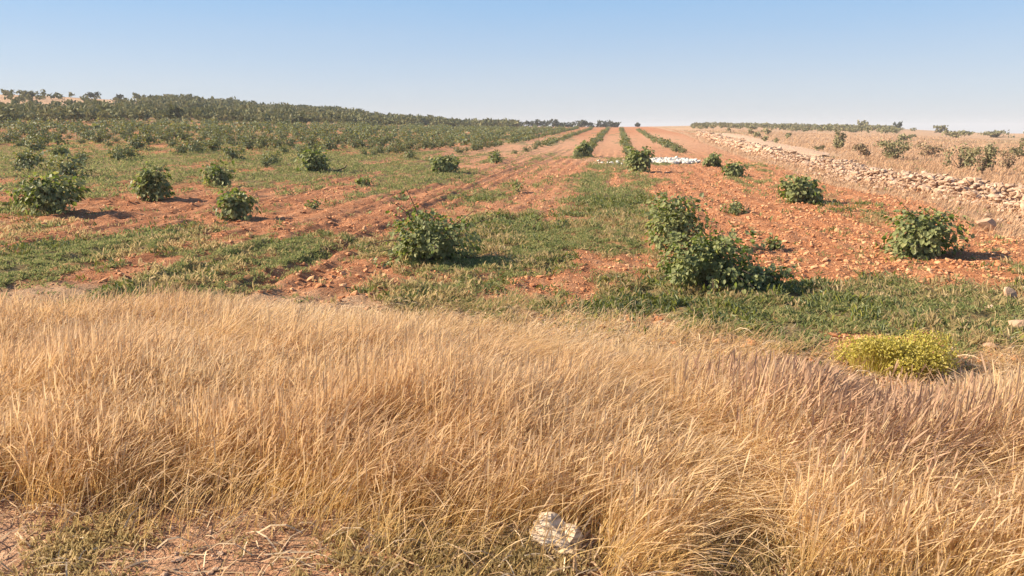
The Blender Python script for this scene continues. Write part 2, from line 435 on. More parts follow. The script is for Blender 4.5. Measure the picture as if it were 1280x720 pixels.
PATCH = []   # (x, y, rx, ry, amount) in metres; green patches positive, bare soil negative
for (px, py, rx, ry, am) in [(762, 222, 1.4, 14, 1.0), (700, 308, .85, 3.2, .5), (640, 300, .9, 3, .2), (792, 300, .4, 3, .5),
                             (170, 318, 5.5, 3.2, .5), (420, 312, 2, 2.2, .3), (1100, 382, 3.2, 1.9, .95), (950, 380, 1.6, 1.8, .7), (1230, 380, 1.2, 1.6, .7), (440, 215, 4.5, 12, .35),
                             (880, 235, 1.2, 6, .2), (80, 205, 14, 16, .35), (300, 200, 10, 12, .3),
                             (420, 335, 2.2, 1.2, -.35), (870, 388, .6, .6, -.6), (1120, 312, 4, 3.0, -.6), (1000, 285, 2.5, 8, -.5),
                             (330, 280, 1.8, 2.4, -.5), (730, 345, .22, 2.5, -.5), (100, 262, 4, 3, -.35), (300, 243, 7, 4, -.45), (640, 230, 3.0, 14, -.35),
                             (840, 390, 2.0, 1.3, .25), (560, 360, 3, 1.5, .05), (520, 300, 1.5, 3, .2)]:
    p, _ = at(px, py); PATCH.append((p.x, p.y, rx, ry, am))

def cover(X, Y):
    X = np.asarray(X, float); Y = np.asarray(Y, float)
    r = np.hypot(X, Y); az = np.degrees(np.arctan2(X, Y))
    wx = wall_x(Y)
    streak = fbm(X * 0.85, Y * 0.13, 4, 31); broad = fbm(X * 0.16, Y * 0.07, 3, 41); fine = fbm(X * 2.6, Y * 1.6, 3, 51)
    base = 0.30 + 0.16 * smooth(-5, -14, X) + .1 * smooth(24, 34, r) * smooth(-9, -13, X) - 0.20 * smooth(-7, -1, X) * smooth(18, 26, r) - 0.22 * smooth(1.2, 3, X)
    wd = base + (streak - 0.5) * 2.6 + (broad - 0.5) * 0.5 + (fine - 0.5) * 1.6
    for (x0, y0, rx, ry, am) in PATCH:
        dx, dy = X - x0, Y - y0
        wd = wd + am * np.exp(-((dx / rx) ** 2 + (dy / ry) ** 2) ** 1.5)
    far = smooth(30, 75, r) * smooth(-8, -16, az)
    wd = wd * (1 - far) + far * (0.72 + 1.2 * (streak - 0.5) + .5 * (fine - .5))
    v, vf, vb = grass_edges(X, Y)
    ingrass = 1 - smooth(-0.3, 1.1, v - vb + (fine - 0.5) * 1.4)
    wd = wd * (1 - ingrass)
    mead = smooth(-1.2, 0.6, X - wx + (fine - 0.5) * 2.0) * smooth(6, 9, Y)
    wd = wd * (1 - mead) + mead * (0.10 + 0.7 * smooth(0.5, 0.75, fbm(X * 0.05, Y * 0.04, 3, 61)) * smooth(80, 150, r))
    dry = np.maximum(ingrass * 0.75 * (.25 + .75 * smooth(-.3, .5, v - vf)), mead * 0.95)
    margin = np.exp(-((v - vb - 0.8) / 1.3) ** 2) * 0.68
    dry = np.maximum(dry, margin)
    strip = np.exp(-((X - wx + 1.8) / 1.1) ** 2) * smooth(10, 14, Y)
    dry = np.maximum(dry, strip * 0.85); wd = wd * (1 - strip * 0.8)
    hill = smooth(100, 125, r) * smooth(-7, -12, az)
    dry = np.maximum(dry, hill * 0.5)
    p, _ = at(20, 122)
    top = smooth(168, 185, r) * smooth(-30.5, -33, az)
    dry = np.maximum(dry, top); wd = wd * (1 - top)
    return np.clip(wd, 0, 1), np.clip(dry, 0, 1)

# ------------------------------------------------------------------ ground sheet
def axis(lo, hi, fine_lo, fine_hi, step, gr):
    a = list(np.arange(fine_lo, fine_hi + 1e-6, step)); s = step
    while a[-1] < hi: s *= gr; a.append(a[-1] + s)
    s = step
    while a[0] > lo: s *= gr; a.insert(0, a[0] - s)
    return np.array(a)

gx = axis(-3500, 3500, -13, 11, 0.07, 1.045)
gy = axis(-400, 3800, 2.4, 17, 0.07, 1.022)
GX, GY = np.meshgrid(gx, gy)
GZ = ground_z(GX, GY, True)
wd_, dr_ = cover(GX, GY)
pl_ = 0 * wd_
for (px, py, rx, ry, am) in [(775, 200, 3.2, 8, .45), (150, 690, 1.6, .5, .45), (330, 660, .8, .4, .5), (-100, 680, 1.5, .8, .6), (840, 202, 2.6, 5, .6), (700, 250, 3, 14, .12), (835, 175, 5, 60, .4), (680, 182, 7, 50, .38), (772, 178, 6, 60, .35)]:
    p, _ = at(px, py)
    pl_ = np.maximum(pl_, am * np.exp(-(((GX - p.x) / rx) ** 2 + ((GY - p.y) / ry) ** 2) ** 1.5))
nx, ny = len(gx), len(gy)
idx = np.arange(nx * ny).reshape(ny, nx)
GF = np.stack([idx[:-1, :-1], idx[:-1, 1:], idx[1:, 1:], idx[1:, :-1]], -1).reshape(-1, 4)
cov = np.stack([wd_, dr_, pl_, np.ones_like(wd_)], -1).reshape(-1, 4)
go = link('ground', mesh_np('ground', np.stack([GX, GY, GZ], -1).reshape(-1, 3), GF, M_ground, {'cover': cov}, True))
tag(go, kind='structure')

# pale dirt track beyond the wall
def ribbon(name, pts, wid, mat, lift=0.02, n=60):
    pts = np.array([p[:] for p in pts]); t = np.linspace(0, len(pts) - 1, n)
    C = np.stack([np.interp(t, np.arange(len(pts)), pts[:, k]) for k in range(2)], 1)
    d = unit(np.gradient(C, axis=0)); s = np.stack([d[:, 1], -d[:, 0]], 1)
    W = np.interp(t, np.arange(len(pts)), wid)
    V, cols = [], 7
    for k in range(n):
        for j in range(cols):
            f = (j / (cols - 1) - 0.5) * (1 + 0.25 * (vnoise(k * 0.7, j // (cols - 1) * 9, 3) - 0.5))
            q = C[k] + s[k] * W[k] * f
            V.append((q[0], q[1], float(ground_z(q[0], q[1])) + lift + 0.35 * math.cos(f * math.pi) ** 2 * 0.3))
    i = np.arange(n * cols).reshape(n, cols)
    F = np.stack([i[:-1, :-1], i[1:, :-1], i[1:, 1:], i[:-1, 1:]], -1).reshape(-1, 4)
    V = np.array(V)
    c = np.tile(np.array([[0, 0, 1.0, 1]]), (len(V), 1))
    return link(name, mesh_np(name, V, F, mat, {'cover': c}, True))
TRK = [at(1030, 196)[0], at(1000, 190)[0], at(970, 183)[0], at(942, 176)[0], at(918, 171)[0], at(898, 167)[0]]
trk = ribbon('dirt_track', TRK, [1.0, 4.0, 5.0, 5.0, 6, 6], M_ground)
tag(trk, kind='structure')

# ------------------------------------------------------------------ dry stone wall
g = np.random.default_rng(5)
ROCKS = rock_protos(9, 2, 9, g)
ROCKS1 = rock_protos(9, 2, 14, g)

def build_wall():
    P, S = [], []
    pts = np.array([p[:] for p in WALL]); seg = np.linalg.norm(np.diff(pts[:, :2], axis=0), axis=1); L = np.concatenate([[0], np.cumsum(seg)])
    s = 0.0
    while s < L[-1]:
        x = np.interp(s, L, pts[:, 0]); y = np.interp(s, L, pts[:, 1]); r = math.hypot(x, y)
        tall = 0.43 * (0.25 + 1.05 * fbm(s * 0.45, 2.0, 2, 9)) * (1.0 if r < 80 else 1.25)
        sz = 0.10 if r < 60 else 0.2
        rows = max(1, int(round(tall / (sz * 1.0))))
        for k in range(rows + 1):
            half = (1.1 if r < 60 else .8) * (1 if g.random() < .8 else 1.5) * (1 - 0.62 * k / (rows + 1))
            for q in range(6 if k < 2 else 3):
                ox = g.uniform(-half, half); oy = g.uniform(-0.15, 0.15)
                P.append((x + ox, y + oy, float(ground_z(x, y)) + sz * 0.45 + k * sz * 0.92 + g.uniform(-.03, .03)))
                S.append(sz * g.choice([0.5, 0.75, 1.0, 1.4, 1.9], p=[.25, .27, .26, .15, .07]))
        for _ in range(int(g.integers(0, 4))):             # stones fallen from the wall
            ox = g.choice([-1, 1]) * g.uniform(0.8, 2.0)
            P.append((x + ox, y, float(ground_z(x + ox, y)) + 0.04)); S.append(g.uniform(0.06, 0.14))
        s += sz * 1.15
    V, F, A = scatter_rocks(np.array(P), np.array(S), ROCKS1, g, 0.62)
    o = link('dry_stone_wall', mesh_np('dry_stone_wall', V, F, M_wallstone, {'rnd': A}))
    tag(o, 'long tumbledown dry stone wall of pale limestone running between the red field and the dry meadow', 'wall')
build_wall()

def heap(name, label, px, py, lx, ly, h, n, size, mat, cat='stone heap'):
    p, r = at(px, py); P = []
    for k in range(n):
        a, q = g.uniform(0, 2 * math.pi), math.sqrt(g.random())
        x, y = p.x + lx * q * math.cos(a), p.y + ly * q * math.sin(a)
        P.append((x, y, float(ground_z(x, y)) + h * (1 - q * q) * g.uniform(0.3, 1) + size * 0.3))
    V, F, A = scatter_rocks(np.array(P), size * g.uniform(0.5, 1.3, n), ROCKS1, g, 0.7)
    o = link(name, mesh_np(name, V, F, mat, {'rnd': A}))
    tag(o, label, cat)
heap('white_stone_heap', 'low bright white heap of broken stone lying across the row behind the lone tall vine', 838, 203, 1.65, 2.4, 0.20, 420, 0.17, M_white)
_pp, _ = at(772, 203)
for k in range(34):
    a, qd = g.uniform(0, 2 * math.pi), math.sqrt(g.random()); x, y = _pp.x + 1.5 * qd * math.cos(a), _pp.y + 2.6 * qd * math.sin(a)
    V, F = ROCKS[k % 9]; sz = g.uniform(.07, .16)
    o = link('stone', mesh_np('stone', V * np.array([sz, sz * .8, sz * .55]), F, M_white if k % 3 else M_wallstone, {'rnd': np.full(len(V), g.random())}), None, (x, y, float(ground_z(x, y)) + sz * .25))
    o.rotation_euler.z = g.uniform(0, 6.28)
    tag(o, 'pale stone among those strewn on the soil left of the white heap', 'stone', 'pale stones strewn left of the white heap')

# single rocks
def rock(px, py, w_px, h_px, label, mat=M_wallstone, k=0, rot=0.0):
    p, r = at(px, py); s = r / 1000 * math.hypot(1, (px - 640) / 1000)
    V, F = ROCKS[k]; V = V * np.array([w_px * s / 2, w_px * s * 0.42, h_px * s * 0.62])
    c, sn = math.cos(rot), math.sin(rot); V = np.stack([V[:, 0] * c - V[:, 1] * sn, V[:, 0] * sn + V[:, 1] * c, V[:, 2]], 1)
    o = link('rock', mesh_np('rock', V, F, mat, {'rnd': np.full(len(V), g.random())}), None, (p.x, p.y, p.z + h_px * s * 0.35))
    tag(o, label, 'rock')
rock(1259, 377, 15, 15, 'upright pale rock standing in the weeds near the right edge of the field', k=1)
rock(1272, 412, 22, 12, 'flat pinkish rock at the right edge between weeds and dry grass', k=2)
rock(1236, 387, 8, 6, 'small pale stone just left of the upright rock in the weeds', k=3)
rock(1238, 437, 16, 7, 'low pinkish rock half sunk among stray grass right of the yellow bush', k=4)
rock(1232, 287, 22, 12, 'tan field stone on bare soil behind the lone vine near the wall', k=5)

def layered_rock():
    p, r = at(690, 684)
    root = thing('layered_rock', 'pale banded rock with stepped layers like a shell lying in the tall dry grass', 'rock', (p.x, p.y, p.z))
    m, nt, out = new_mat('banded_limestone')
    tc = nt.nodes.new('ShaderNodeTexCoord')
    wv = nt.nodes.new('ShaderNodeTexWave'); wv.wave_type = 'BANDS'; wv.bands_direction = 'Z'
    wv.inputs['Scale'].default_value = 11; wv.inputs['Distortion'].default_value = 1.2; wv.inputs['Detail'].default_value = 3
    nt.links.new(tc.outputs['Object'], wv.inputs['Vector'])
    n = noise(nt, 25, 5, 0.7)
    c = ramp(nt, math_n(nt, 'MULTIPLY_ADD', n, 0.6, math_n(nt, 'MULTIPLY', wv.outputs['Fac'], 0.4)), [(0.26, (0.30, 0.20, 0.12)), (0.40, (0.52, 0.39, 0.26)), (0.8, (0.66, 0.53, 0.38))])
    pr = nt.nodes.new('ShaderNodeBsdfPrincipled'); pr.inputs['Roughness'].default_value = 0.9; nt.links.new(c, pr.inputs['Base Color'])
    b = nt.nodes.new('ShaderNodeBump'); b.inputs['Strength'].default_value = 0.6; b.inputs['Distance'].default_value = 0.02
    nt.links.new(n, b.inputs['Height']); nt.links.new(b.outputs[0], pr.inputs['Normal']); nt.links.new(pr.outputs[0], out.inputs[0])
    s = r / 1000
    # main body: stacked irregular slabs, each set back from the one below
    Vs, Fs, n0 = [], [], 0
    lay = [(0.0, 1.0, 0.0), (0.20, 1.08, -0.01), (0.22, 0.90, 0.0), (0.42, 0.97, -0.03), (0.44, 0.76, -0.01), (0.64, 0.82, -0.04), (0.66, 0.62, -0.02), (0.86, 0.66, -0.05), (0.98, 0.46, -0.03), (1.0, 0.25, -0.03)]
    seg = 40; W, H, D = 28 * s, 32 * s, 27 * s
    for (z, f, ox) in lay:
        for q in range(seg):
            a = 2 * math.pi * q / seg
            rr = f * (1 + 0.13 * math.sin(a * 2 + 0.7) + 0.07 * math.sin(a * 5 + z * 4) + 0.05 * (vnoise(q * 0.6, z * 6, 77) - 0.5))
            tilt = 0.22 * math.cos(a)
            Vs.append((W * rr * math.cos(a) + ox, D * rr * math.sin(a) + 0.55 * D * z, H * (z * (1 - 0.25 * math.cos(a)) - 0.05)))
    nl = len(lay)
    for k in range(nl - 1):
        for q in range(seg):
            q2 = (q + 1) % seg; Fs.append((k * seg + q, k * seg + q2, (k + 1) * seg + q2, (k + 1) * seg + q))
    V = np.array(Vs); ca, sa = math.cos(-.75), math.sin(-.75); V = np.stack([V[:, 0] * ca - V[:, 1] * sa, V[:, 0] * sa + V[:, 1] * ca, V[:, 2]], 1); top = V[-seg:].mean(0); V = np.vstack([V, top]); tris = [((nl - 1) * seg + q, (nl - 1) * seg + (q + 1) % seg, len(V) - 1) for q in range(seg)]
    link('slab_stack', mesh_np('slab_stack', V, [np.array(Fs), np.array(tris)], m, {'rnd': np.full(len(V), .5)}), root)
    RV, RF = ROCKS[6]
    link('broken_shoulder', mesh_np('broken_shoulder', RV * np.array([18 * s, 17 * s, 19 * s]) + np.array([27 * s, 10 * s, 17 * s]), RF, m, {'rnd': np.full(len(RV), .5)}), root)
layered_rock()

# ------------------------------------------------------------------ vines
def vine_mesh(seed, W, H, ncane, nleaf, leaf, bulk=0.6, D=None):
    """canes arching from a gnarled head; leaves all along them. returns (trunk V,F,A), (foliage V,F,A)"""
    q = np.random.default_rng(seed); D = D or W * 0.9
    canes = []
    head = np.array([0, 0, 0.22 * H])
    for k in range(ncane):
        a = 2 * math.pi * (k / ncane) + q.normal(0, 0.35)
        el = R(q.choice([q.uniform(2, 40), q.uniform(30, 86)])); Lc = q.uniform(0.7, 1.12)
        t = np.linspace(0, 1, 9)
        out = np.cos(el) * t + 0.18 * t ** 2; upz = np.sin(el) * t * 0.95 + 0.12 * t - q.uniform(0.15, 0.6) * t ** 2.2 * np.cos(el)
        wob = np.cumsum(q.normal(0, 0.02, (9, 2)), 0)
        canes.append(np.stack([(out * math.cos(a) + wob[:, 0]) * Lc, (out * math.sin(a) + wob[:, 1]) * Lc, upz * Lc], 1))
    C = np.array(canes)
    ex = np.quantile(np.abs(C[:, :, 0]), 0.97); ey = np.quantile(np.abs(C[:, :, 1]), 0.97); ez = np.quantile(C[:, :, 2], 0.975)
    C = C * np.array([W / 2 / ex * 1.12, D / 2 / ey * 1.12, (H - head[2]) / ez * 1.06]) + head
    C[:, :, 2] = np.maximum(C[:, :, 2], 0.05 * H + 0.03 * q.random(C.shape[:2]))
    ci = q.integers(0, ncane, nleaf); tt = q.beta(1.35, 1.0, nleaf) * 7.99; k0 = tt.astype(int); f = (tt - k0)[:, None]
    P0 = C[ci, k0] * (1 - f) + C[ci, k0 + 1] * f
    dv = unit(C[ci, k0 + 1] - C[ci, k0])
    side = q.normal(size=(nleaf, 3)); side[:, 2] = side[:, 2] * 0.6 + 0.1
    side = unit(side - dv * np.sum(side * dv, 1, keepdims=True))
    P = P0 + side * (leaf * q.uniform(0.3, 1.5, nleaf))[:, None]
    outw = unit(P - np.array([0, 0, H * 0.35]))
    Dl = unit(side * 0.8 + outw * 0.7 + np.array([0, 0, -0.55]) + q.normal(0, 0.3, (nleaf, 3)))
    Nl = unit(outw * 0.8 + np.array([0, 0, 0.75]) + q.normal(0, 0.45, (nleaf, 3)))
    nb = int(nleaf * bulk)                                # most leaves close the crown into an uneven mound
    if nb:
        d = unit(q.normal(size=(nb, 3))); lob = 1 + 0.95 * (fbm(d[:, 0] * 1.9 + seed, d[:, 1] * 1.9 + d[:, 2] * 1.7, 2, seed) - .5) * 2
        rad = np.clip(q.beta(3.0, 1.0, nb), .25, 1) * lob * .98
        sq = 1 / np.maximum(np.abs(d).max(1), .62) * .72 + .18
        Pb = d * (rad * sq)[:, None] * np.array([W / 2, D / 2, H * .47]) + np.array([0, 0, H * .53])
        P[:nb] = Pb; P0[:nb] = Pb; side[:nb] = d; tt[:nb] = 3
        outw = unit(P - np.array([0, 0, H * 0.30]))
        Dl = unit(side * 0.5 + outw * 0.5 + np.array([0, 0, -0.75]) + q.normal(0, 0.35, (nleaf, 3)))
        Nl = unit(outw * 0.9 + np.array([0, 0, 0.55]) + q.normal(0, 0.5, (nleaf, 3)))
    P[:, 2] = np.maximum(P[:, 2], 0.05)
    for ax, lim in ((0, W / 2), (1, D / 2)):
        P[:, ax] *= lim * .96 / np.quantile(np.abs(P[:, ax]), .975)
    P[:, 2] *= H * .95 / np.quantile(P[:, 2], .975)
    sz = leaf * q.uniform(0.6, 1.3, nleaf) * (1.08 - 0.35 * (tt / 8) ** 2)
    fol = leaves_np(P, Dl, Nl, sz, sz * q.uniform(0.85, 1.15, nleaf), 0.16, q)
    parts = []
    lean = q.normal(0, 0.04, 2)
    tp = np.array([[lean[0], lean[1], -0.05], [lean[0] * .6 + .02, lean[1], 0.07 * H], [0, 0.01, 0.15 * H], [0, 0, head[2]]])
    parts.append(tube_np(tp, np.array([0.05, 0.042, 0.046, 0.038]) * (W / 1.1), 8))
    for k in range(ncane):
        parts.append(tube_np(C[k][::2], np.linspace(0.011, 0.004, 5) * max(0.6, W / 1.1), 4))
    return cat_mesh(parts), fol

def vine_pair(seed, *a, leafmat=None, **kw):
    (tv, tf, ta), (fv, ff, fa) = vine_mesh(seed, *a, **kw)
    return mesh_np('vine_trunk', tv, tf, M_bark, {'rnd': ta}), mesh_np('vine_foliage', fv, ff, leafmat or M_vine, {'rnd': fa})

def vine_thing(loc, pair, label, group=None, rz=0.0, s=1.0):
    o = thing('grape_vine', label, 'grape vine', loc, group)
    o.rotation_euler.z = rz; o.scale = (s, s, s)
    link('trunk', pair[0], o); link('foliage', pair[1], o)
    return o

NEAR = [  # px, py of the foot, width px, height px, leaves, canes, label
    (65, 267, 74, 50, 620, 18, 'dark green bushy vine nearest the left edge with a long shadow on red soil'),
    (190, 250, 44, 42, 420, 14, 'rounded upright vine second from the left edge on red soil'),
    (274, 233, 36, 29, 300, 12, 'smaller vine standing farther back between the rounded vine and the leaning one'),
    (297, 274, 46, 38, 330, 11, 'open ragged vine with a dark shadow on the red furrows left of the wide bush'),
    (392, 215, 34, 30, 300, 11, 'vine with a bare dark branch lying out to its right in the left field'),
    (556, 217, 33, 23, 260, 11, 'small leafy vine on a green tuft left of the tractor ruts'),
    (536, 327, 112, 66, 1250, 26, 'wide bright green vine in the middle of the field, broadest of the near bushes'),
    (884, 361, 108, 74, 1600, 28, 'largest dense dark green vine beside the weeds at the near end of its row'),
    (845, 312, 72, 70, 800, 16, 'vine directly behind the largest vine, overlapping its top'),
    (946, 362, 78, 34, 420, 9, 'low sprawling vine shoots spread on the weeds right of the largest vine'),
    (1152, 319, 82, 58, 950, 20, 'compact green vine alone on stony red soil nearest the right edge'),
    (1001, 254, 46, 34, 430, 14, 'bright green upright vine on red soil in front of the stone wall'),
    (918, 221, 25, 17, 200, 10, 'small dark vine right of the white heap, nearer of two'),
    (890, 208, 21, 15, 180, 9, 'small dark vine right of the white heap, farther of two'),
    (918, 267, 34, 17, 110, 8, 'thin low vine with few leaves behind the largest vine on bare soil'),
    (966, 312, 26, 18, 90, 7, 'tiny sparse vine on stony soil between the largest vine and the compact one'),
    (800, 215, 32, 30, 420, 13, 'lone tall vine at the near end of its row beside the white heap'),
    (648, 241, 22, 25, 40, 6, 'nearly bare twiggy vine beside the tractor ruts in the middle'),
    (622, 275, 26, 17, 30, 6, 'dead looking twig vine just behind the wide bright green vine'),
    (455, 232, 20, 12, 90, 7, 'tiny leafy vine left of the small vine on the green tuft'),
    (500, 250, 18, 10, 30, 5, 'bare brown vine stump on the green strip beside the ruts'),
    (393, 262, 22, 14, 60, 6, 'low scrubby vine between the ragged vine and the tractor ruts'),
    (75, 195, 20, 20, 90, 7, 'thin upright young vine standing in green cover before the left mass of vines'),
    (620, 204, 16, 14, 60, 6, 'small ragged vine at the front of the middle rows'),
    (730, 196, 22, 18, 200, 9, 'leafy vine at the near end of the row left of the lone tall vine'),
    (868, 352, 60, 60, 0, 0, ''),
]
used = []
for k, (px, py, wp, hp, nl, nc, lab) in enumerate(NEAR):
    if not nl: continue
    p, r = at(px, py); s = float(np.dot(np.array([p.x, p.y, p.z - CAM_H]), CF)) / 1000 * .95
    W, H = wp * s, hp * s
    lf = max(0.05, min(0.10, 0.0046 * r)) if wp > 40 else max(0.06, 0.0036 * r)
    nl = int(nl * (2.0 if nl > 150 else 1.4))
    pair = vine_pair(100 + k, W, H, nc, nl, lf, bulk=.66 if nl > 350 else .45 if nl > 150 else 0)
    vine_thing(p, pair, lab); used.append((p.x, p.y))
# the bare branch lying beside one vine
p, r = at(405, 215)
V, F, A = tube_np(np.array([[0, 0, .12], [.3, .02, .05], [.6, -.05, .07], [.85, 0, .16], [.95, .05, .28]]), np.array([.035, .03, .03, .022, .012]), 6)
o = link('dead_branch', mesh_np('dead_branch', V, F, M_bark, {'rnd': A}), None, p)
tag(o, 'bare dark branch lying on red soil right of a vine in the left field', 'branch')

# the rows behind
rows = []
rr_ = random.Random(8)
def field_end(az):
    return float(np.interp(az, [-45, -39.5, -20.6, -9.6, -2, 0, 4, 10], [100, 104, 130, 200, 235, 235, 150, 100]))
row_x = [4.9, 0.95, -2.7, -7.3] + [-11.4 - 3.3 * k for k in range(22)]
for ri, X in enumerate(row_x):
    y = 8.0
    while y < 240:
        r = math.hypot(X, y); az = math.degrees(math.atan2(X, y))
        dens = (float(np.interp(y, [44, 46, 70, 74], [0, .3, .3, 1])) if X > -9 else float(np.interp(y, [34, 36, 50, 75], [0, .3, .35, .9])) if X > -13 else float(np.interp(r, [26, 32, 44, 55], [0, .16, .5, .96]))) if X < -5 else float(np.interp(y, [(42 if X > 0 else 52) if X < 3 else 62, 54 if X < 3 else 70], [0, 1]))
        if r < field_end(az) and rr_.random() < dens and az > -52:
            x = X + rr_.gauss(0, .18)
            if all((x - a) ** 2 + (y - b) ** 2 > 1.7 for a, b in used):
                rows.append((r, x, y, ri))
        y += rr_.uniform(1.5, 2.3) if X > -5 else rr_.uniform(1.4, 2.3)
rows.sort()
protos = [vine_pair(300 + k, 1.15, 0.72, 13, 300, 0.09, leafmat=M_vinefar) for k in range(5)]
far_src = [vine_mesh(320 + k, 1.2, 0.75, 8, 60, 0.19)[1] for k in range(4)]
GR = {0: 'low vine in the sparse row along the right side of the middle lanes',
      1: 'vine in the dense green row running up from the lone tall vine',
      2: 'vine in the row running to the skyline left of the lone tall vine row'}
nind = 300 - len(used)
stuff = []
for n, (r, x, y, ri) in enumerate(rows):
    z = float(ground_z(x, y)); s = rr_.choice([.5, .65, .8, .95, 1.1]); rz = rr_.uniform(0, 6.28)
    if ri in (0, 1, 2, 3):
        s *= .85
        if rr_.random() < .22: continue
    if n < nind:
        if ri in GR: lab, grp = GR[ri], GR[ri] + 's'
        elif r < 50: lab, grp = 'scattered small vine on the green and red ground before the dense rows on the left', 'scattered vines at the front of the left rows'
        else: lab, grp = 'small green vine among the crowded rows below the scrub hill', 'vines of the crowded left rows'
        if ri in GR: grp = ['vines of the right hand middle row', 'vines of the row behind the lone tall vine', 'vines of the row left of the lone tall vine'][ri]
        vine_thing((x, y, z), protos[rr_.randrange(5)], lab, grp, rz, s)
    else:
        V, F, A = far_src[rr_.randrange(4)]
        c, sn = math.cos(rz) * s, math.sin(rz) * s
        stuff.append((np.stack([V[:, 0] * c - V[:, 1] * sn + x, V[:, 0] * sn + V[:, 1] * c + y, V[:, 2] * s + z], 1), F, A))
if stuff:
    V, F, A = cat_mesh(stuff)
    tag(link('distant_vines', mesh_np('distant_vines', V, F, M_vinefar, {'rnd': A})), 'far vines merging into a green band below the skyline', 'vines', kind='stuff')

# ------------------------------------------------------------------ shrubs and trees
def shrub_mesh(seed, W, H, nleaf, leaf, lobes=7, stem=0.18, D=None, zlo=.38):
    q = np.random.default_rng(seed); D = D or W * 0.85
    c = np.stack([q.uniform(-.33, .33, lobes) * W, q.uniform(-.33, .33, lobes) * D, q.uniform(zlo, .78, lobes) * H], 1)
    rad = np.stack([q.uniform(.12, .27, lobes) * W, q.uniform(.12, .27, lobes) * D, q.uniform(.14, .29, lobes) * H], 1)
    li = q.integers(0, lobes, nleaf)
    d = unit(q.normal(size=(nleaf, 3))); rr = q.beta(2.4, 1.0, nleaf)[:, None] * q.choice([1, 1, 1, 1.25], nleaf)[:, None]
    P = c[li] + d * rad[li] * rr
    P[:, 2] = np.maximum(P[:, 2], 0.05 * H)
    N = unit(d + np.array([0, 0, .5]) + q.normal(0, .5, (nleaf, 3))); Dd = unit(q.normal(size=(nleaf, 3)) + np.array([0, 0, .2]))
    sz = leaf * q.uniform(.6, 1.4, nleaf)
    fol = leaves_np(P, Dd, N, sz, sz * .7, .15, q)
    parts = [tube_np(np.array([[0, 0, -.05 * H], [.02 * W, 0, stem * H], [0.0, 0.01 * W, .45 * H]]), np.array([.05, .04, .025]) * W * .55, 6)]
    for k in range(lobes):
        parts.append(tube_np(np.stack([np.array([0, 0, stem * H]) * (1 - t) + c[k] * t for t in (0, .5, 1)]), np.array([.012, .009, .004]) * W, 4))
    return cat_mesh(parts), fol

def woody(name, cat, loc, W, H, seed, nleaf, leaf, mat, label, group=None, lobes=7, stem=.18, parts=('trunk', 'crown'), D=None, zlo=.38):
    (tv, tf, ta), (fv, ff, fa) = shrub_mesh(seed, W, H, nleaf, leaf, lobes, stem, D, zlo)
    o = thing(name, label, cat, loc, group)
    link(parts[0], mesh_np(parts[0], tv, tf, M_bark, {'rnd': ta}), o)
    link(parts[1], mesh_np(parts[1], fv, ff, mat, {'rnd': fa}), o)

for k, (px, py, wp, hp, nl, mat, lab) in enumerate([
    (1047, 187, 22, 25, 420, M_shrub, 'rounded grey green bush standing apart at the far left of the dry meadow'),
    (1075, 196, 24, 17, 260, M_shrubdry, 'small brownish bush between the rounded grey green bush and the wide olive one'),
    (1117, 199, 50, 27, 700, M_shrub, 'wide olive bush in the middle of the dry meadow beyond the wall'),
    (1160, 196, 36, 19, 260, M_shrubdry, 'thin brown half dry bush right of the wide olive bush'),
    (1199, 212, 40, 34, 560, M_shrub, 'olive bush left of the dark pair on the right of the dry meadow'),
    (1227, 218, 34, 38, 620, M_shrub, 'tallest dark bush on the right of the dry meadow just behind the wall'),
    (1260, 212, 34, 28, 220, M_shrubdry, 'pale see through dry bush right of the tallest dark bush'),
    (1276, 196, 22, 20, 260, M_shrub, 'small olive bush at the right edge of the dry meadow'),
    (1195, 172, 34, 9, 260, M_shrub, 'flat green bush on the far side of the dry meadow'),
    (1175, 166, 14, 9, 160, M_shrub, 'small rounded bush below the right skyline'),
    (1245, 172, 36, 8, 260, M_shrub, 'long low yellowish green bush near the right skyline'),
    (1130, 176, 20, 10, 180, M_shrub, 'distant olive bush directly behind the wide olive bush'),
    (870, 190, 0, 0, 0, None, '')]):
    if not nl: continue
    p, r = at(px, py); s = r / 1000
    woody('bush', 'bush', p, wp * s * .9, hp * s * .92, 500 + k, nl, max(.05, .0022 * r), mat, lab, lobes=12 if wp > 30 else 7, stem=.05, zlo=.12, parts=('stems', 'foliage'))

# skyline trees
for k, (px, r, wp, hp, lab) in enumerate([
    (1078, 330, 13, 12, 'grey green round tree on the right skyline, left of two'),
    (1122, 330, 11, 12, 'dark round tree on the right skyline, right of two'),
    (797, 330, 6, 7, 'tiny lone tree on the skyline beyond the end of the vine rows'),
    (121, 262, 17, 11, 'dark clump shaped tree topping the left hill, most prominent of its skyline'),
    (152, 262, 12, 8, 'dark low tree on the hill crest just right of the most prominent one'),
    (193, 262, 9, 9, 'narrow dark tree breaking the hill crest in the middle of the left hill'),
    (222, 262, 24, 7, 'flat wide dark tree on the hill crest right of the narrow one'),
    (285, 262, 18, 7, 'low broad tree on the hill crest where it starts to fall'),
    (14, 262, 5, 5, 'tiny tree on the brown hilltop at the left edge'),
    (42, 235, 16, 9, 'brownish green bush tree on the brown hilltop')]):
    p = polar(px, r); s = r / 1000
    p.z -= 0.1
    woody('tree', 'tree', p, wp * s * .85, hp * s * .8, 600 + k, 240, 1.8 * s, M_tree if k != 0 else M_shrub, lab, lobes=8, stem=.2)
q = np.random.default_rng(77)
xs = np.concatenate([np.arange(455, 770, 9.5)])
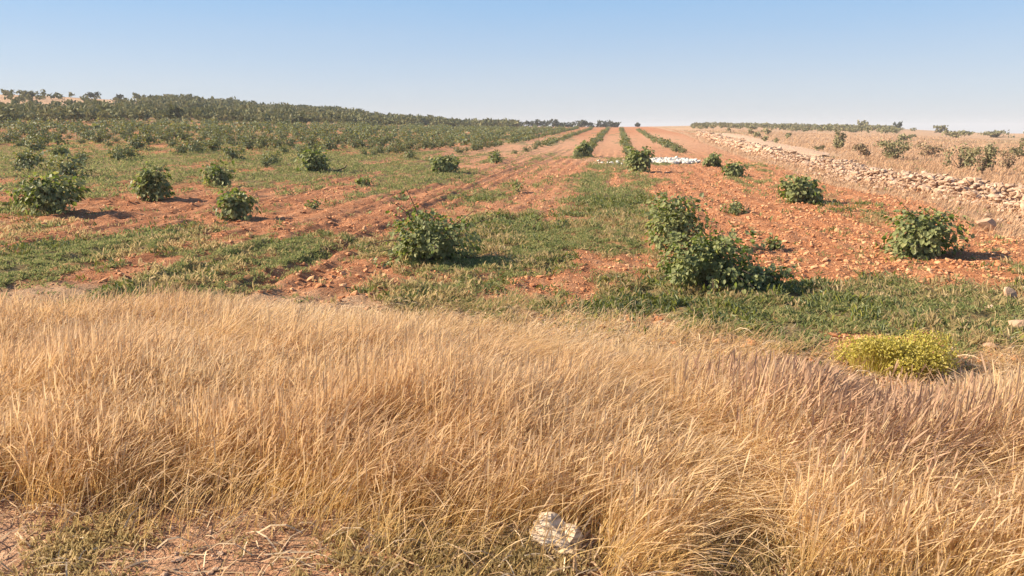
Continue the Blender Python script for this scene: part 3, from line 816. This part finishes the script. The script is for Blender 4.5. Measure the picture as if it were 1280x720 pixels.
for k, px in enumerate(xs):
    r = float(q.uniform(285, 330)); p = polar(px + q.uniform(-3, 3), r); s = r / 1000
    woody('tree', 'tree', p, q.uniform(12, 20) * s, q.uniform(6, 9.5) * s, 700 + k, 150, 2.2 * s, M_tree, 'dark rounded tree in the long treeline along the skyline behind the vines', 'trees of the skyline treeline', lobes=9, stem=.1, zlo=.12)

# scrub on the hill: one mass
def scatter_scrub(n, cond, size, seed, mat, name, label, leafn=34, hmin=.7, hmax=1.3):
    q = np.random.default_rng(seed); parts = []
    srcs = [shrub_mesh(seed + 50 + k, 1.0, 0.62, leafn, .21, 5, .1)[1] for k in range(6)]
    cnt = 0
    while cnt < n:
        az = q.uniform(-54, 45); r = math.sqrt(q.uniform(70 ** 2, 430 ** 2))
        if not cond(az, r, q): continue
        x, y = r * math.sin(R(az)), r * math.cos(R(az)); z = float(ground_z(x, y))
        V, F, A = srcs[q.integers(6)]; s = size * q.uniform(hmin, hmax) * (1 + r / 700); a = q.uniform(0, 6.28)
        c, sn = math.cos(a) * s, math.sin(a) * s
        tint = q.uniform(0, 1) * .7
        parts.append((np.stack([V[:, 0] * c - V[:, 1] * sn + x, V[:, 0] * sn + V[:, 1] * c + y, V[:, 2] * s * q.uniform(.8, 1.2) + z - .05 * s], 1), F, A * .3 + tint)); cnt += 1
    V, F, A = cat_mesh(parts)
    tag(link(name, mesh_np(name, V, F, mat, {'rnd': A})), label, 'scrub', kind='stuff')

def hill_cond(az, r, q):
    if az > -7: return False
    if r < field_end(az) + 3 or r > 275: return False
    if az < -31.5 and r > 172 + 8 * max(0, az + 37): return q.random() < .05
    if az > -14 and r < 200: return False
    n = float(fbm(r * math.sin(R(az)) * .035, r * math.cos(R(az)) * .035, 3, 91))
    return q.random() < (.45 + 1.1 * (n - .3)) * min(1, 200 / r + .2)
scatter_scrub(3000, hill_cond, 2.0, 7, M_scrub, 'hill_scrub', 'dull green scrub covering the low hill on the left behind the vines')

def right_cond(az, r, q):
    if az < 5 or az > 40: return False
    x, y = r * math.sin(R(az)), r * math.cos(R(az))
    if x < float(wall_x(y)) + 5: return False
    if az > 19 and r > 150: return q.random() < .004
    if az < 18 and r > 210: return q.random() < .8
    n = float(fbm(x * .03, y * .012, 3, 95))
    return q.random() < smooth(.5, .62, n) * (float(smooth(95, 200, r)) * .8 + .06) * (1.0 if r > 230 or az < 17 else .5)
scatter_scrub(900, right_cond, 1.35, 17, M_shrub, 'meadow_scrub', 'low grey green scrub in a thin band on the far side of the dry meadow', 30)

# ------------------------------------------------------------------ low weeds on the field
def weeds(n, rmin, rmax, leaf, nl, seed, name, label, mat, dens, hfac=1.0):
    q = np.random.default_rng(seed)
    out = []
    tot = 0
    while tot < n:
        m = n * 4
        v = np.sqrt(q.uniform(rmin ** 2, rmax ** 2, m)); a = R(-YAW) + q.uniform(R(-39), R(40), m)
        x, y = v * np.sin(a), v * np.cos(a)
        k = q.random(m) < dens(x, y)
        out.append(np.stack([x[k], y[k]], 1)); tot += int(k.sum())
        if len(out) > 12: break
    P = np.concatenate(out)[:n]; n = len(P)
    z = ground_z(P[:, 0], P[:, 1], True)
    B = np.repeat(np.column_stack([P, z]), nl, 0)
    B[:, :2] += q.normal(0, leaf * 1.1, (n * nl, 2))
    a = q.uniform(0, 2 * math.pi, n * nl); el = q.uniform(.35, 1.45, n * nl)
    D = np.stack([np.cos(a) * np.cos(el), np.sin(a) * np.cos(el), np.sin(el) * hfac], 1)
    B[:, 2] += q.uniform(-.01, .5, n * nl) * leaf * hfac
    Nn = unit(np.stack([-np.cos(a) * .6, -np.sin(a) * .6, np.ones(n * nl)], 1) + q.normal(0, .4, (n * nl, 3)))
    sz = leaf * q.uniform(.5, 1.5, n * nl)
    V, F, A = leaves_np(B, D, Nn, sz * 1.25, sz * .30, .1, q)
    A = np.clip(A * .55 + np.repeat(q.random(n), nl * 6) * .45, 0, 1)
    tag(link(name, mesh_np(name, V, F, mat, {'rnd': A})), label, 'weeds', kind='stuff')

def weed_dens(x, y):
    wd, dr = cover(x, y)
    return smooth(.2, 1.0, wd) * smooth(.30, .62, fbm(x * 4.0, y * 4.0, 2, 33)) * (1 - .8 * smooth(.5, .9, dr)) + .012
weeds(15000, 6, 17, .038, 9, 1, 'field_weeds', 'short green weeds growing in patches over the near red field', M_weed, weed_dens)
weeds(14000, 16, 60, .075, 6, 2, 'far_field_weeds', 'thin green cover growing over the far part of the field', M_weed, lambda x, y: weed_dens(x, y) * np.clip(20 / np.hypot(x, y) + .15, 0, 1))

weeds(1500, 6.5, 24, .06, 9, 21, 'broadleaf_weeds', 'taller dark broad leaved weeds dotted through the short green cover', M_vinefar, lambda x, y: weed_dens(x, y) * smooth(.5, .75, fbm(x * .7, y * .5, 2, 35)), 1.3)
weeds(2600, 6, 20, .055, 8, 22, 'dry_weeds', 'withered straw coloured weeds mixed into the green cover and bare soil', M_weedgrey, lambda x, y: .25 * smooth(.42, .7, fbm(x * .9, y * .6, 3, 36)) * (cover(x, y)[1] < .8) * smooth(.12, .4, cover(x, y)[0]), 1.6)
VCL = [(at(a, b)[0].x, at(a, b)[0].y, c) for a, b, c in ((530, 700, .45), (930, 690, .40), (110, 688, .2), (650, 715, .25))]
def verge_dens(x, y):
    v, vf, vb = grass_edges(x, y)
    n = fbm(x * 1.7, y * 1.7, 3, 71); s = smooth(.42, .62, n)
    cl = 0
    for (px, py, rx) in VCL: cl = cl + np.exp(-(((x - px) / rx) ** 2 + ((y - py) / .28) ** 2))
    return np.clip((1 - smooth(-.1, .5, v - vf)) * (.02 + .98 * smooth(.55, .72, n)) * .5 + cl, 0, 1)
weeds(1300, 2.6, 4.6, .026, 14, 3, 'verge_weeds', 'grey green dusty weeds on the bare roadside verge before the dry grass', M_weedgrey, verge_dens, 1.5)

# ------------------------------------------------------------------ tall dry grass
def grass_field(n, seed, name, label, mat, dens, hrange, wd, lean=(.5, .22), heads=.8, zone=(2.7, 9.5), cat='grass', hn=True):
    q = np.random.default_rng(seed); out = []; tot = 0
    for it in range(14):
        m = n * 2
        v = np.sqrt(q.uniform(zone[0] ** 2, zone[1] ** 2, m)); a = R(-YAW) + q.uniform(R(-45), R(46), m)
        x, y = v * np.sin(a), v * np.cos(a)
        k = q.random(m) < dens(x, y)
        out.append(np.stack([x[k], y[k]], 1)); tot += int(k.sum())
        if tot > n: break
    P = np.concatenate(out)[:n]; n = len(P)
    B = np.column_stack([P, ground_z(P[:, 0], P[:, 1], True) - .01])
    hmap = .7 + .6 * fbm(P[:, 0] * .8, P[:, 1] * .8, 3, 81) if hn else 1.0
    _v, _vf, _vb = grass_edges(P[:, 0], P[:, 1])
    H = q.uniform(*hrange, n) * hmap * (.45 + .55 * smooth(-.3, 1.6, _vb - _v)) * (.8 + .2 * smooth(3.4, 4.6, np.hypot(P[:, 0], P[:, 1])))
    th = q.normal(R(8), R(44), n) + (fbm(P[:, 0] * .9, P[:, 1] * .9, 3, 85) - .5) * 1.2
    dirs = np.stack([np.cos(th), np.sin(th)], 1)
    ln = np.clip(q.normal(lean[0], lean[1], n) + (fbm(P[:, 0] * 1.1, P[:, 1] * 1.3, 3, 87) - .5) * .5 + .9 * smooth(.60, .74, fbm(P[:, 0] * 1.6 + 40, P[:, 1] * 1.9, 2, 88)), .02, 1.7)
    face = q.normal(R(YAW), .7, n)
    V, F, T = strips_np(B, H, dirs, ln, wd * q.uniform(.6, 1.4, n), face, [0, .38, .68, .82, .92, 1.0], [1.0, .85, .7, 1.5 * heads + .3, 1.3 * heads + .2, .15])
    tone = np.clip(.5 * q.random(n) + .9 * (fbm(P[:, 0] * .7, P[:, 1] * .7, 3, 89) - .22), 0, 1)
    tag(link(name, mesh_np(name, V, F, mat, {'rnd': np.repeat(tone, 12), 'tip': T})), label, cat, kind='stuff')

_rk = at(690, 684)[0]; ROCKUV = uv_of(_rk.x, _rk.y)
def tall_dens(x, y):
    v, vf, vb = grass_edges(x, y); n = fbm(x * 1.3, y * 1.3, 3, 73)
    d = smooth(-.12, .25, v - vf + (n - .5) * .7) * (1 - smooth(-.35, .25, v - vb + (n - .5) * .9))
    u, _v = uv_of(x, y)
    ru, rv = ROCKUV; near = smooth(-.55, -.3, u - ru + (n - .5) * .4) * (1 - smooth(.16, .28, u - ru)) * smooth(rv - .75, rv - .5, v) * (1 - smooth(rv + .10, rv + .22, v))
    d = d * (.22 + .78 * smooth(.3, 3.2, vb - v + (n - .5) * 2.4))
    return d * (.35 + .65 * smooth(.28, .5, n)) * (1 - .93 * near)
grass_field(88000, 4, 'dry_grass', 'tall golden dry grass bending to the right along the near edge of the field', M_straw, tall_dens, (.24, .58), .0042, (.55, .33))
def rock_clear(x, y):
    u, v = uv_of(x, y); ru, rv = ROCKUV
    return 1 - .95 * smooth(-.5, -.3, u - ru) * (1 - smooth(.18, .3, u - ru)) * smooth(rv - .75, rv - .5, v) * (1 - smooth(rv + .10, rv + .22, v))
def pale_dens(x, y):
    v, vf, vb = grass_edges(x, y); n = fbm(x * 1.1, y * 1.1, 3, 72)
    return rock_clear(x, y) * smooth(.7, 1.9, v - vf + (n - .5) * 1.6) * (1 - smooth(-1.3, .7, v - vb + (n - .5) * 2.2)) * (.3 + .7 * smooth(.3, .55, n))
grass_field(52000, 8, 'pale_seed_grass', 'pale pinkish fine grass swept over sideways along the back of the dry grass band', M_pale, pale_dens, (.22, .46), .0034, (1.05, .4), 1.3)
def stray_dens(x, y):
    v, vf, vb = grass_edges(x, y); n = fbm(x * 1.1, y * 1.1, 3, 74)
    return rock_clear(x, y) * smooth(-.55, .1, v - vf) * (1 - smooth(.0, 2.4, v - vb)) * .75 * smooth(.33, .6, n) + .02
grass_field(27000, 5, 'stray_grass', 'thin scattered straw stems along both edges of the dry grass band', M_straw, stray_dens, (.16, .5), .0038, (.7, .35))
_yb = at(1116, 462)[0]
grass_field(900, 31, 'bush_edge_grass', 'loose straw stems growing around and through the yellow green bush', M_straw, lambda x, y: np.exp(-(((x - _yb.x) / .55) ** 2 + ((y - _yb.y) / .32) ** 2)), (.2, .48), .0038, (.6, .35), zone=(5, 8))
pc, _ = at(1045, 560)
def brown_dens(x, y):
    return np.exp(-(((x - pc.x) / .55) ** 2 + ((y - pc.y) / .7) ** 2)) * (.3 + fbm(x * 3, y * 3, 2, 75))
grass_field(7000, 6, 'brown_seed_grass', 'brownish purple fine seed grass clump within the dry grass left of the yellow bush', M_brownseed, brown_dens, (.45, .62), .004, (.6, .3), 1.4)

# fallen straw on the verge and among the stems
def litter():
    q = np.random.default_rng(9); n = 26000
    v = np.sqrt(q.uniform(2.6 ** 2, 9 ** 2, n * 3)); a = R(-YAW) + q.uniform(R(-45), R(46), n * 3)
    x, y = v * np.sin(a), v * np.cos(a); vv, vf, vb = grass_edges(x, y)
    k = q.random(n * 3) < (1 - smooth(.0, 2.0, vv - vb)) * (.4 + .6 * smooth(-.3, .5, vv - vf)) * (.25 + .75 * fbm(x * 2, y * 2, 3, 76)); x, y = x[k][:n], y[k][:n]; n = len(x)
    L = q.uniform(.05, .28, n); th = q.normal(R(20), .9, n)
    z = ground_z(x, y, True) + q.uniform(.004, .035, n)
    t = np.linspace(0, 1, 4); C = np.stack([x[:, None] + np.cos(th)[:, None] * L[:, None] * t, y[:, None] + np.sin(th)[:, None] * L[:, None] * t,
                                            z[:, None] + (q.uniform(-.1, .3, n) * L)[:, None] * np.sin(t * 3.1)[None]], -1)
    sv = np.stack([-np.sin(th), np.cos(th), q.normal(0, .5, n)], 1)[:, None, :] * (.0025 * q.uniform(.6, 1.6, n))[:, None, None]
    V = np.stack([C - sv, C + sv], 2).reshape(-1, 3)
    i = (np.arange(n) * 8)[:, None, None] + (np.arange(3) * 2)[None, :, None] + np.array([0, 1, 3, 2])
    tag(link('fallen_straw', mesh_np('fallen_straw', V, i.reshape(-1, 4), M_litter, {'rnd': np.repeat(q.random(n), 8)})), 'fallen straw littering the verge and the foot of the dry grass', 'straw', kind='stuff')
litter()

# meadow beyond the wall: short dry grass, coarser with distance
def meadow():
    q = np.random.default_rng(12); n = 60000
    r = 10 ** q.uniform(math.log10(14), math.log10(200), n * 4); a = q.uniform(R(-2), R(42), n * 4)
    x, y = r * np.sin(a), r * np.cos(a); wx = wall_x(y)
    d = np.maximum(smooth(-.4, 1.4, x - wx), .8 * np.exp(-((x - wx + 1.8) / 1.0) ** 2) * smooth(10, 14, y))
    tp_ = np.array([p[:2] for p in TRK]); dm = np.full(len(x), 1e9)
    for k in range(len(tp_) - 1):
        a0, ab = tp_[k], tp_[k + 1] - tp_[k]; tq = np.clip(((x - a0[0]) * ab[0] + (y - a0[1]) * ab[1]) / (ab @ ab), 0, 1)
        dm = np.minimum(dm, np.hypot(x - a0[0] - tq * ab[0], y - a0[1] - tq * ab[1]))
    d = d * smooth(1.2, 2.4, dm)
    k = q.random(n * 4) < d * (.4 + .8 * fbm(x * .25, y * .15, 3, 78)); x, y, r = x[k][:n], y[k][:n], r[k][:n]; n = len(x)
    B = np.column_stack([x, y, ground_z(x, y) - .02])
    th = q.normal(R(8), .5, n)
    V, F, T = strips_np(B, q.uniform(.10, .30, n), np.stack([np.cos(th), np.sin(th)], 1), np.clip(q.normal(.5, .3, n), 0, 1.4), (.0004 * r * q.uniform(.7, 1.5, n) + .002),
                        q.normal(0, .8, n), [0, .5, .8, 1.0], [1.0, .9, 1.1, .2])
    tone = np.clip(.6 * q.random(n) + .4 * fbm(x * .2, y * .1, 3, 79), 0, 1)
    tag(link('meadow_grass', mesh_np('meadow_grass', V, F, M_meadow, {'rnd': np.repeat(tone, 8), 'tip': T})), 'pale dry grass of the meadow around the stone wall', 'grass', kind='stuff')
meadow()

# yellow green bush at the edge of the dry grass
def broom():
    p, r = at(1116, 466); q = np.random.default_rng(14); n = 700
    root = thing('yellow_bush', 'soft yellow green bush at the back edge of the dry grass on the right', 'bush', p)
    a = q.uniform(0, 2 * math.pi, n); rad = np.sqrt(q.random(n)) * np.array([1.0])
    x = .42 * rad * np.cos(a); y = .30 * rad * np.sin(a)
    B = np.stack([x * .8, y * .8, np.zeros(n) - .02], 1)
    dirs = np.stack([np.cos(a), np.sin(a)], 1)
    hh = .32 * np.sqrt(np.maximum(1 - .7 * rad ** 2, .1)) * q.uniform(.6, 1.1, n) * (.75 + .5 * vnoise(x * 6, y * 6, 15))
    V, F, T = strips_np(B, hh, dirs + np.array([.5, 0]), np.clip(.15 + .35 * rad + q.normal(0, .15, n), 0, 1), .0048 * q.uniform(.6, 1.4, n), q.uniform(0, 3.1, n), [0, .35, .65, .85, 1.0], [1, 1, 1.1, 1.0, .3])
    _, (fv, ff, fa) = shrub_mesh(15, .98, .35, 6500, .019, 20, .1, .75, .12)
    link('foliage', mesh_np('foliage', fv, ff, M_yellow, {'rnd': fa}), root)
    link('stems', mesh_np('stems', V, F, M_yellow, {'rnd': np.repeat(q.random(n), 10), 'tip': T}), root)
broom()

# ------------------------------------------------------------------ stones and clods strewn over the soil
PEBS = rock_protos(7, 1, 9, np.random.default_rng(51))
def pebbles():
    q = np.random.default_rng(15); n = 34000
    r = np.exp(q.uniform(math.log(6.5), math.log(55), n * 4)); a = R(-YAW) + q.uniform(R(-38), R(39), n * 4)
    x, y = r * np.sin(a), r * np.cos(a); wd, dr = cover(x, y)
    k = q.random(n * 4) < (1 - smooth(.2, .7, wd)) * (1 - .9 * smooth(.4, .8, dr)) * (.4 + .6 * smooth(.0, 3.0, x)) * (.3 + .7 * fbm(x * .6, y * .4, 2, 83))
    x, y = x[k][:n], y[k][:n]; r = np.hypot(x, y)
    S = np.exp(q.normal(math.log(.0115), .68, len(x))) * (1 + r / 28)
    S = np.minimum(S, .07)
    V, F, A = scatter_rocks(np.column_stack([x, y, ground_z(x, y, True) + S * .2]), S, PEBS, q, .62)
    tag(link('field_stones', mesh_np('field_stones', V, F, M_pebble, {'rnd': A})), 'small stones and clods strewn over the bare red soil', 'stones', kind='stuff')
pebbles()

def verge_stones():
    q = np.random.default_rng(19); n = 900
    r = np.sqrt(q.uniform(2.7 ** 2, 4.4 ** 2, n * 5)); a = R(-YAW) + q.uniform(R(-42), R(40), n * 5)
    x, y = r * np.sin(a), r * np.cos(a); v, vf, vb = grass_edges(x, y)
    k = q.random(n * 5) < (1 - smooth(-.2, .3, v - vf)) * smooth(.35, .65, fbm(x * 1.5, y * 1.5, 2, 93)); x, y = x[k][:n], y[k][:n]
    S = np.minimum(np.exp(q.normal(math.log(.009), .6, len(x))), .035)
    V, F, A = scatter_rocks(np.column_stack([x, y, ground_z(x, y, True) + S * .2]), S, PEBS, q, .5)
    tag(link('verge_stones', mesh_np('verge_stones', V, F, M_wallstone, {'rnd': A})), 'small flat pale stones on the bare reddish verge', 'stones', kind='stuff')
verge_stones()

# ------------------------------------------------------------------ hazy air
def haze():
    me = bpy.data.meshes.new('haze'); bm = bmesh.new(); bmesh.ops.create_cube(bm, size=1.0)
    bmesh.ops.scale(bm, vec=(9000, 9000, 160), verts=bm.verts); bmesh.ops.translate(bm, vec=(0, 0, -80 + 24), verts=bm.verts)
    bm.to_mesh(me); bm.free()
    m, nt, out = new_mat('haze_air')
    v = nt.nodes.new('ShaderNodeVolumePrincipled'); v.inputs['Color'].default_value = (0.9, 0.9, 0.92, 1); v.inputs['Density'].default_value = 0.00045
    nt.links.new(v.outputs[0], out.inputs['Volume']); me.materials.append(m)
    tag(link('haze', me), 'thin pale air over the whole plain', 'haze', kind='stuff')
haze()
